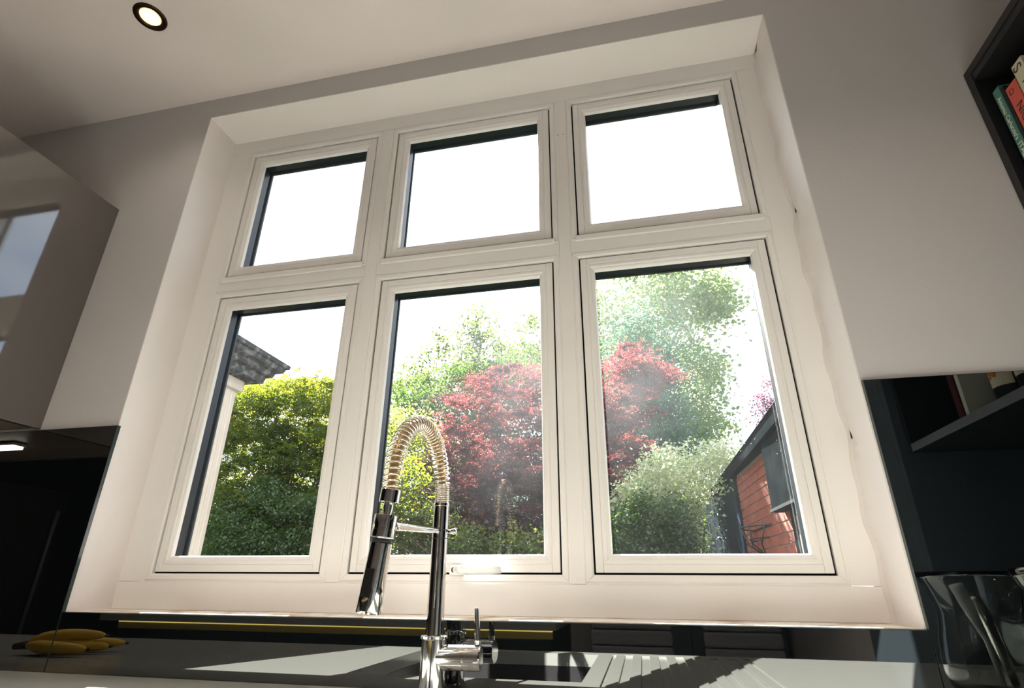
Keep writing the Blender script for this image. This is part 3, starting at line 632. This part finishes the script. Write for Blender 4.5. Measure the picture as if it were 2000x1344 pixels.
# wire hay-rack basket on the bricks
WB_ = empty('wall_basket', wl(1.2, 1.3, .0), label='black wire wall basket hanging on the red bricks', cat='basket')
s0, s1, zt, zb_, ro = 1.00, 1.62, 1.515, 1.31, .16
arc = [wl(s0+(s1-s0)*i/14, zt, ro*math.sin(math.pi*i/14)+.006) for i in range(15)]
obj('rim', tube(B(), arc, .006, 6), 'wire_black', WB_, smooth=True)
obj('back_bar', tube(B(), [wl(s0, zt, .007), wl(s1, zt, .007)], .006, 6), 'wire_black', WB_, smooth=True)
for i in (1, 4, 7, 10, 13):
    p = arc[i]; q_ = wl((s0+s1)/2+(i-7)*.012, zb_, .02)
    obj('rib', tube(B(), [p, p*.5+q_*.5+nw*.03+Vector((0, 0, -.03)), q_], .0055, 6), 'wire_black', WB_, smooth=True)
obj('lower_hoop', tube(B(), [wl((s0+s1)/2+.22*math.cos(math.pi*i/10), zt-.09, .09*math.sin(math.pi*i/10)+.008) for i in range(11)], .005, 6), 'wire_black', WB_, smooth=True)

# distant house with chimney above the outbuilding roof
ch = at(1418, 900, 24); DH = empty('distant_house', (ch.x+3, 25.5, -.15), label='distant house with brick chimney behind the outbuilding roof', cat='house')
rz = at(1418, 925, 24).z
obj('wall', boxes((ch.x-1.5, ch.x+9, 23.5, 28.5, -.15, rz-2.2)), 'render_wall', DH)
bm = B(); q = [bm.verts.new(p) for p in ((ch.x-1.8, 23.2, rz-2.25), (ch.x+9.3, 23.2, rz-2.25), (ch.x+9.3, 26, rz-.1), (ch.x-1.8, 26, rz-.1), (ch.x+9.3, 28.8, rz-2.25), (ch.x-1.8, 28.8, rz-2.25))]
bm.faces.new((q[0], q[1], q[2], q[3])); bm.faces.new((q[3], q[2], q[4], q[5])); bm.faces.new((q[0], q[3], q[5])); bm.faces.new((q[1], q[4], q[2])); obj('roof', bm, 'roof_slate', DH)
ck = obj('chimney', boxes((ch.x-.16, ch.x+.16, 23.85, 24.25, rz-1.8, at(1418, 890, 24).z), (ch.x-.2, ch.x+.2, 23.8, 24.3, at(1418, 892, 24).z, at(1418, 889, 24).z)), 'chimney_brick', DH)
obj('chimney_pot', lathe(B(), [(.10, 0), (.085, .25), (.11, .30), (.11, .38), (0, .38)], (ch.x, 24.05, at(1418, 889, 24).z), n=14), 'chimney_brick', ck)

# ================================================================== OUTSIDE: PLANTS
def inpoly(x, y, poly):
    c = np.zeros(len(x), bool); n = len(poly)
    for i in range(n):
        x0_, y0_ = poly[i]; x1_, y1_ = poly[(i+1) % n]
        if y0_ == y1_: continue
        c ^= ((y0_ > y) != (y1_ > y)) & (x < (x1_-x0_)*(y-y0_)/(y1_-y0_)+x0_)
    return c
RTn, UPn, FWn, Cn = (np.array(v) for v in (RT, UP, FW, CAM))
def crown_points(poly, y0_, y1_, n):
    xs = [p[0] for p in poly]; ys = [p[1] for p in poly]; out = []; tot = 0
    while tot < n:
        x = rng.uniform(min(xs), max(xs), n*2); y = rng.uniform(min(ys), max(ys), n*2); k = inpoly(x, y, poly); out.append(np.stack([x[k], y[k]], 1)); tot += k.sum()
    p = np.concatenate(out)[:n]; Y = rng.uniform(y0_, y1_, n)
    d = np.outer((p[:, 0]-1000)/FPX, RTn)-np.outer((p[:, 1]-672)/FPX, UPn)+FWn
    return Cn+d*((Y-Cn[1])/d[:, 1])[:, None]
LEAF = {'leaf': (np.array([(0, 0, 0), (.30, .45, .06), (0, 1, -.12), (-.30, .45, .06)]), [(0, 1, 2), (0, 2, 3)]),
        'round': (np.array([(0, 0, 0), (.46, .35, .05), (.34, .8, .0), (0, 1, -.1), (-.34, .8, 0), (-.46, .35, .05)]), [(0, 1, 2), (0, 2, 3), (0, 3, 4), (0, 4, 5)]),
        'maple': (np.array([(0, 0, 0), (.14, .5, .02), (0, 1.0, -.12), (-.14, .5, .02), (.50, .20, .0), (.80, .62, -.12), (.30, .45, .02), (-.50, .20, .0), (-.80, .62, -.12), (-.30, .45, .02)]), [(0, 1, 2), (0, 2, 3), (0, 4, 5), (0, 5, 6), (0, 7, 8), (0, 8, 9)])}
def leaves(name, pts, size, mat, parent, shape='leaf', droop=.3, flat=.7, tint=None):
    n = len(pts); base, tri = LEAF[shape]; k = len(base)
    # each leaf: axis direction mostly outwards/down, normal mostly up
    az_ = rng.uniform(0, 2*np.pi, n); el = rng.normal(-droop, .45, n)
    ay = np.stack([np.cos(az_)*np.cos(el), np.sin(az_)*np.cos(el), np.sin(el)], 1)
    nz_ = rng.normal(0, 1, (n, 3))*(1-flat)+np.array([0, 0, 1])*flat
    ax = np.cross(ay, nz_); ax /= np.linalg.norm(ax, axis=1)[:, None]+1e-9; an = np.cross(ax, ay)
    sz = size*rng.uniform(.6, 1.25, n)
    V = pts[:, None, :]+(base[None, :, 0, None]*ax[:, None]+base[None, :, 1, None]*ay[:, None]+base[None, :, 2, None]*an[:, None])*sz[:, None, None]
    org = np.array(parent.location); V = V.reshape(-1, 3)-org
    T = (np.array(tri)[None]+np.arange(n)[:, None, None]*k).reshape(-1)
    me = bpy.data.meshes.new(name); me.vertices.add(len(V)); me.vertices.foreach_set('co', V.astype(np.float32).ravel())
    nt_ = len(T)//3; me.loops.add(len(T)); me.loops.foreach_set('vertex_index', T.astype(np.int32)); me.polygons.add(nt_)
    me.polygons.foreach_set('loop_start', np.arange(0, nt_*3, 3, dtype=np.int32))
    tn = rng.uniform(0, 1, n) if tint is None else np.clip(tint+rng.normal(0, .22, n), 0, 1)
    a = me.attributes.new('tint', 'FLOAT', 'POINT'); a.data.foreach_set('value', np.repeat(tn, k).astype(np.float32))
    me.update(); me.validate(); me.materials.append(MATS[mat])
    o = bpy.data.objects.new(name, me); COL.objects.link(o); o.parent = parent; o['kind'] = 'stuff'
    return o
def plant(name, label, cat, poly, y0_, y1_, ncl, per, rad, size, mat, shape='leaf', flatc=.5, bark='bark', nbr=14, trunk=.06, group=None, droop=.3, lflat=.6, extra=(), tinted=False, br=.35):
    C_ = crown_points(poly, y0_, y1_, ncl)
    for (pl_, n_) in extra: C_ = np.concatenate([C_, crown_points(pl_, y0_, y1_, n_)])
    base = Vector((float(C_[:, 0].mean()), (y0_+y1_)/2, -.15))
    E_ = empty(name, base, label=label, cat=cat, group=group)
    n = len(C_)*per; cen = np.repeat(C_, per, 0)
    off = rng.normal(0, 1, (n, 3))*np.array([1, 1, flatc])*rad*np.repeat(rng.uniform(.6, 1.3, len(C_)), per)[:, None]
    tint = None
    if tinted: tint = np.repeat(rng.uniform(.1, .9, len(C_)), per)
    leaves('foliage', cen+off, size, mat, E_, shape, droop, lflat, tint)
    top = float(np.percentile(C_[:, 2], 70)); low_ = float(C_[:, 2].min())
    mid = Vector((base.x+.1, base.y, max(.6, low_*.5+.3)))
    bt = B(); tube(bt, [base, (base+mid)/2+Vector((.04, .03, 0)), mid, Vector((base.x-.05, base.y, top))], [trunk*1.2, trunk, trunk*.85, trunk*.3], 8)
    obj('trunk', bt, bark, E_, smooth=True)
    for i in rng.choice(len(C_), min(nbr, len(C_)), replace=False):
        e_ = Vector(C_[i]); s_ = Vector((base.x-.05*random.random(), base.y, min(top, mid.z+(e_.z-mid.z)*random.uniform(.1, .6)))) if e_.z > mid.z else mid
        m_ = (s_+e_)/2+Vector((random.uniform(-.1, .1), random.uniform(-.1, .1), random.uniform(.0, .15)))
        obj('branch', tube(B(), [s_, m_, e_], [trunk*br, trunk*br*.6, trunk*br*.15], 5), bark, E_, smooth=True)
    return E_
plant('green_maple', 'dense yellow-green maple filling the lower left pane', 'tree',
      [(380, 1110), (420, 790), (452, 752), (500, 738), (545, 742), (590, 734), (640, 750), (690, 760), (725, 830), (735, 1110)], 4.0, 5.8, 480, 105, .125, .058, 'leaf_yellowgreen', 'maple', .28, nbr=30, trunk=.06, tinted=True, lflat=.75,
      extra=[([(430, 1110), (430, 960), (660, 960), (660, 1110)], 120)])
plant('laurel_bush', 'dark green bush at the foot of the yellow-green maple', 'bush',
      [(300, 1400), (385, 1010), (420, 960), (470, 990), (520, 930), (560, 985), (600, 960), (640, 1010), (680, 980), (720, 1400)], 3.5, 4.1, 430, 120, .10, .034, 'leaf_dark', 'leaf', .5, tinted=True, nbr=8, trunk=.03)
plant('golden_shrub', 'golden yellow shrub left of the red acer', 'shrub',
      [(700, 1300), (725, 840), (760, 805), (800, 795), (845, 840), (860, 900), (835, 980), (850, 1300)], 6.2, 7.2, 220, 100, .15, .055, 'leaf_gold', 'leaf', .6, nbr=10, trunk=.04, tinted=True)
plant('dark_bush', 'green leafy bush below the golden shrub, behind the tap', 'bush',
      [(710, 1340), (750, 930), (800, 900), (850, 960), (880, 1020), (960, 1050), (1080, 1040), (1110, 1340)], 4.5, 5.2, 300, 90, .12, .045, 'leaf_yellowgreen', 'leaf', .6, nbr=10, trunk=.04, tinted=True)
plant('red_acer', 'red and purple leaved acer in the middle of the garden', 'tree',
      [(800, 1110), (815, 970), (800, 900), (862, 838), (875, 780), (930, 728), (1000, 712), (1060, 722), (1150, 725), (1200, 712), (1240, 690), (1258, 705), (1250, 735), (1296, 745), (1262, 770), (1280, 800), (1235, 830), (1270, 855), (1245, 905), (1215, 960), (1195, 1010), (1190, 1110)],
      5.4, 7.4, 400, 105, .115, .060, 'leaf_red', 'maple', .26, nbr=30, trunk=.035, tinted=True, lflat=.78, droop=.5,
      extra=[([(830, 1120), (845, 930), (1000, 880), (1190, 900), (1200, 1120)], 170), ([(1195, 720), (1225, 668), (1250, 672), (1262, 700), (1310, 738), (1260, 745)], 26)])
plant('broad_green_tree', 'mid green tree rising behind the golden shrub', 'tree',
      [(745, 870), (765, 770), (800, 750), (850, 755), (900, 715), (960, 705), (1060, 690), (1120, 690), (1100, 900), (745, 900)], 9.5, 11.5, 170, 105, .30, .095, 'leaf_dark', 'leaf', .6, nbr=16, trunk=.11, tinted=True)
plant('ash_tree', 'tall airy ash tree with a bare branch at its top', 'tree',
      [(765, 760), (785, 715), (830, 690), (860, 650), (905, 640), (925, 600), (960, 625), (985, 665), (1005, 650), (1010, 605), (1045, 605), (1065, 640), (1110, 700), (1060, 760), (900, 790), (770, 800)], 12.5, 14.5, 150, 56, .20, .115, 'leaf_ash', 'leaf', .7, nbr=36, trunk=.12, bark='bark_pale', tinted=True, br=.28)
plant('poplar_tree', 'tall pale green poplar in the right pane', 'tree',
      [(1090, 900), (1105, 640), (1150, 535), (1200, 490), (1255, 426), (1275, 500), (1340, 515), (1375, 530), (1360, 600), (1345, 650), (1370, 700), (1350, 760), (1385, 800), (1380, 890)], 13.5, 17, 340, 70, .33, .115, 'leaf_poplar', 'round', .8, nbr=50, trunk=.13, bark='bark_pale', tinted=True, br=.3,
      extra=[([(1375, 545), (1400, 535), (1422, 560), (1420, 610), (1385, 625), (1370, 660)], 40), ([(1350, 690), (1395, 680), (1405, 720), (1360, 740)], 18), ([(1360, 740), (1412, 745), (1400, 760), (1360, 765)], 8), ([(1370, 800), (1412, 815), (1405, 850), (1370, 850)], 14)])
plant('ivy_clad_tree', 'dark bluish green ivy-clad tree behind the red acer', 'tree',
      [(1095, 940), (1120, 760), (1180, 690), (1200, 640), (1240, 610), (1290, 625), (1315, 680), (1312, 760), (1335, 860), (1330, 960)], 10.5, 12.5, 240, 110, .30, .085, 'leaf_ivy', 'leaf', .8, nbr=12, trunk=.14, tinted=True)
plant('cream_shrub', 'pale cream and green shrub in front of the outbuilding', 'shrub',
      [(1170, 1120), (1195, 985), (1235, 935), (1285, 885), (1320, 880), (1345, 905), (1370, 920), (1380, 950), (1365, 990), (1362, 1040), (1375, 1320)], 4.6, 6.0, 420, 95, .11, .045, 'leaf_cream', 'leaf', .6, nbr=14, trunk=.035, tinted=True,
      extra=[([(1380, 880), (1420, 870), (1445, 885), (1400, 950), (1375, 940)], 20)])
plant('low_green_bush', 'low dark green bush under the cream shrub', 'bush',
      [(1150, 1370), (1185, 1010), (1250, 965), (1310, 975), (1350, 1010), (1380, 1370)], 4.0, 4.6, 400, 85, .09, .038, 'leaf_dark', 'leaf', .7, nbr=8, trunk=.03, tinted=True)
plant('purple_plum', 'purple leaved sprigs above the outbuilding roof', 'shrub',
      [(1478, 830), (1472, 780), (1482, 755), (1490, 775), (1500, 735), (1512, 745), (1530, 800), (1520, 830)], 6.6, 7.0, 46, 26, .06, .035, 'leaf_purple', 'leaf', 1.0, nbr=16, trunk=.025, br=.4)
plant('boundary_hedge', 'dark green boundary hedge far behind the trees', 'hedge',
      [(-250, 1215), (-250, 985), (300, 965), (700, 950), (1100, 940), (1500, 950), (1900, 960), (1900, 1215)], 17.5, 19, 760, 80, .5, .16, 'leaf_dark', 'leaf', .8, nbr=6, trunk=.08)
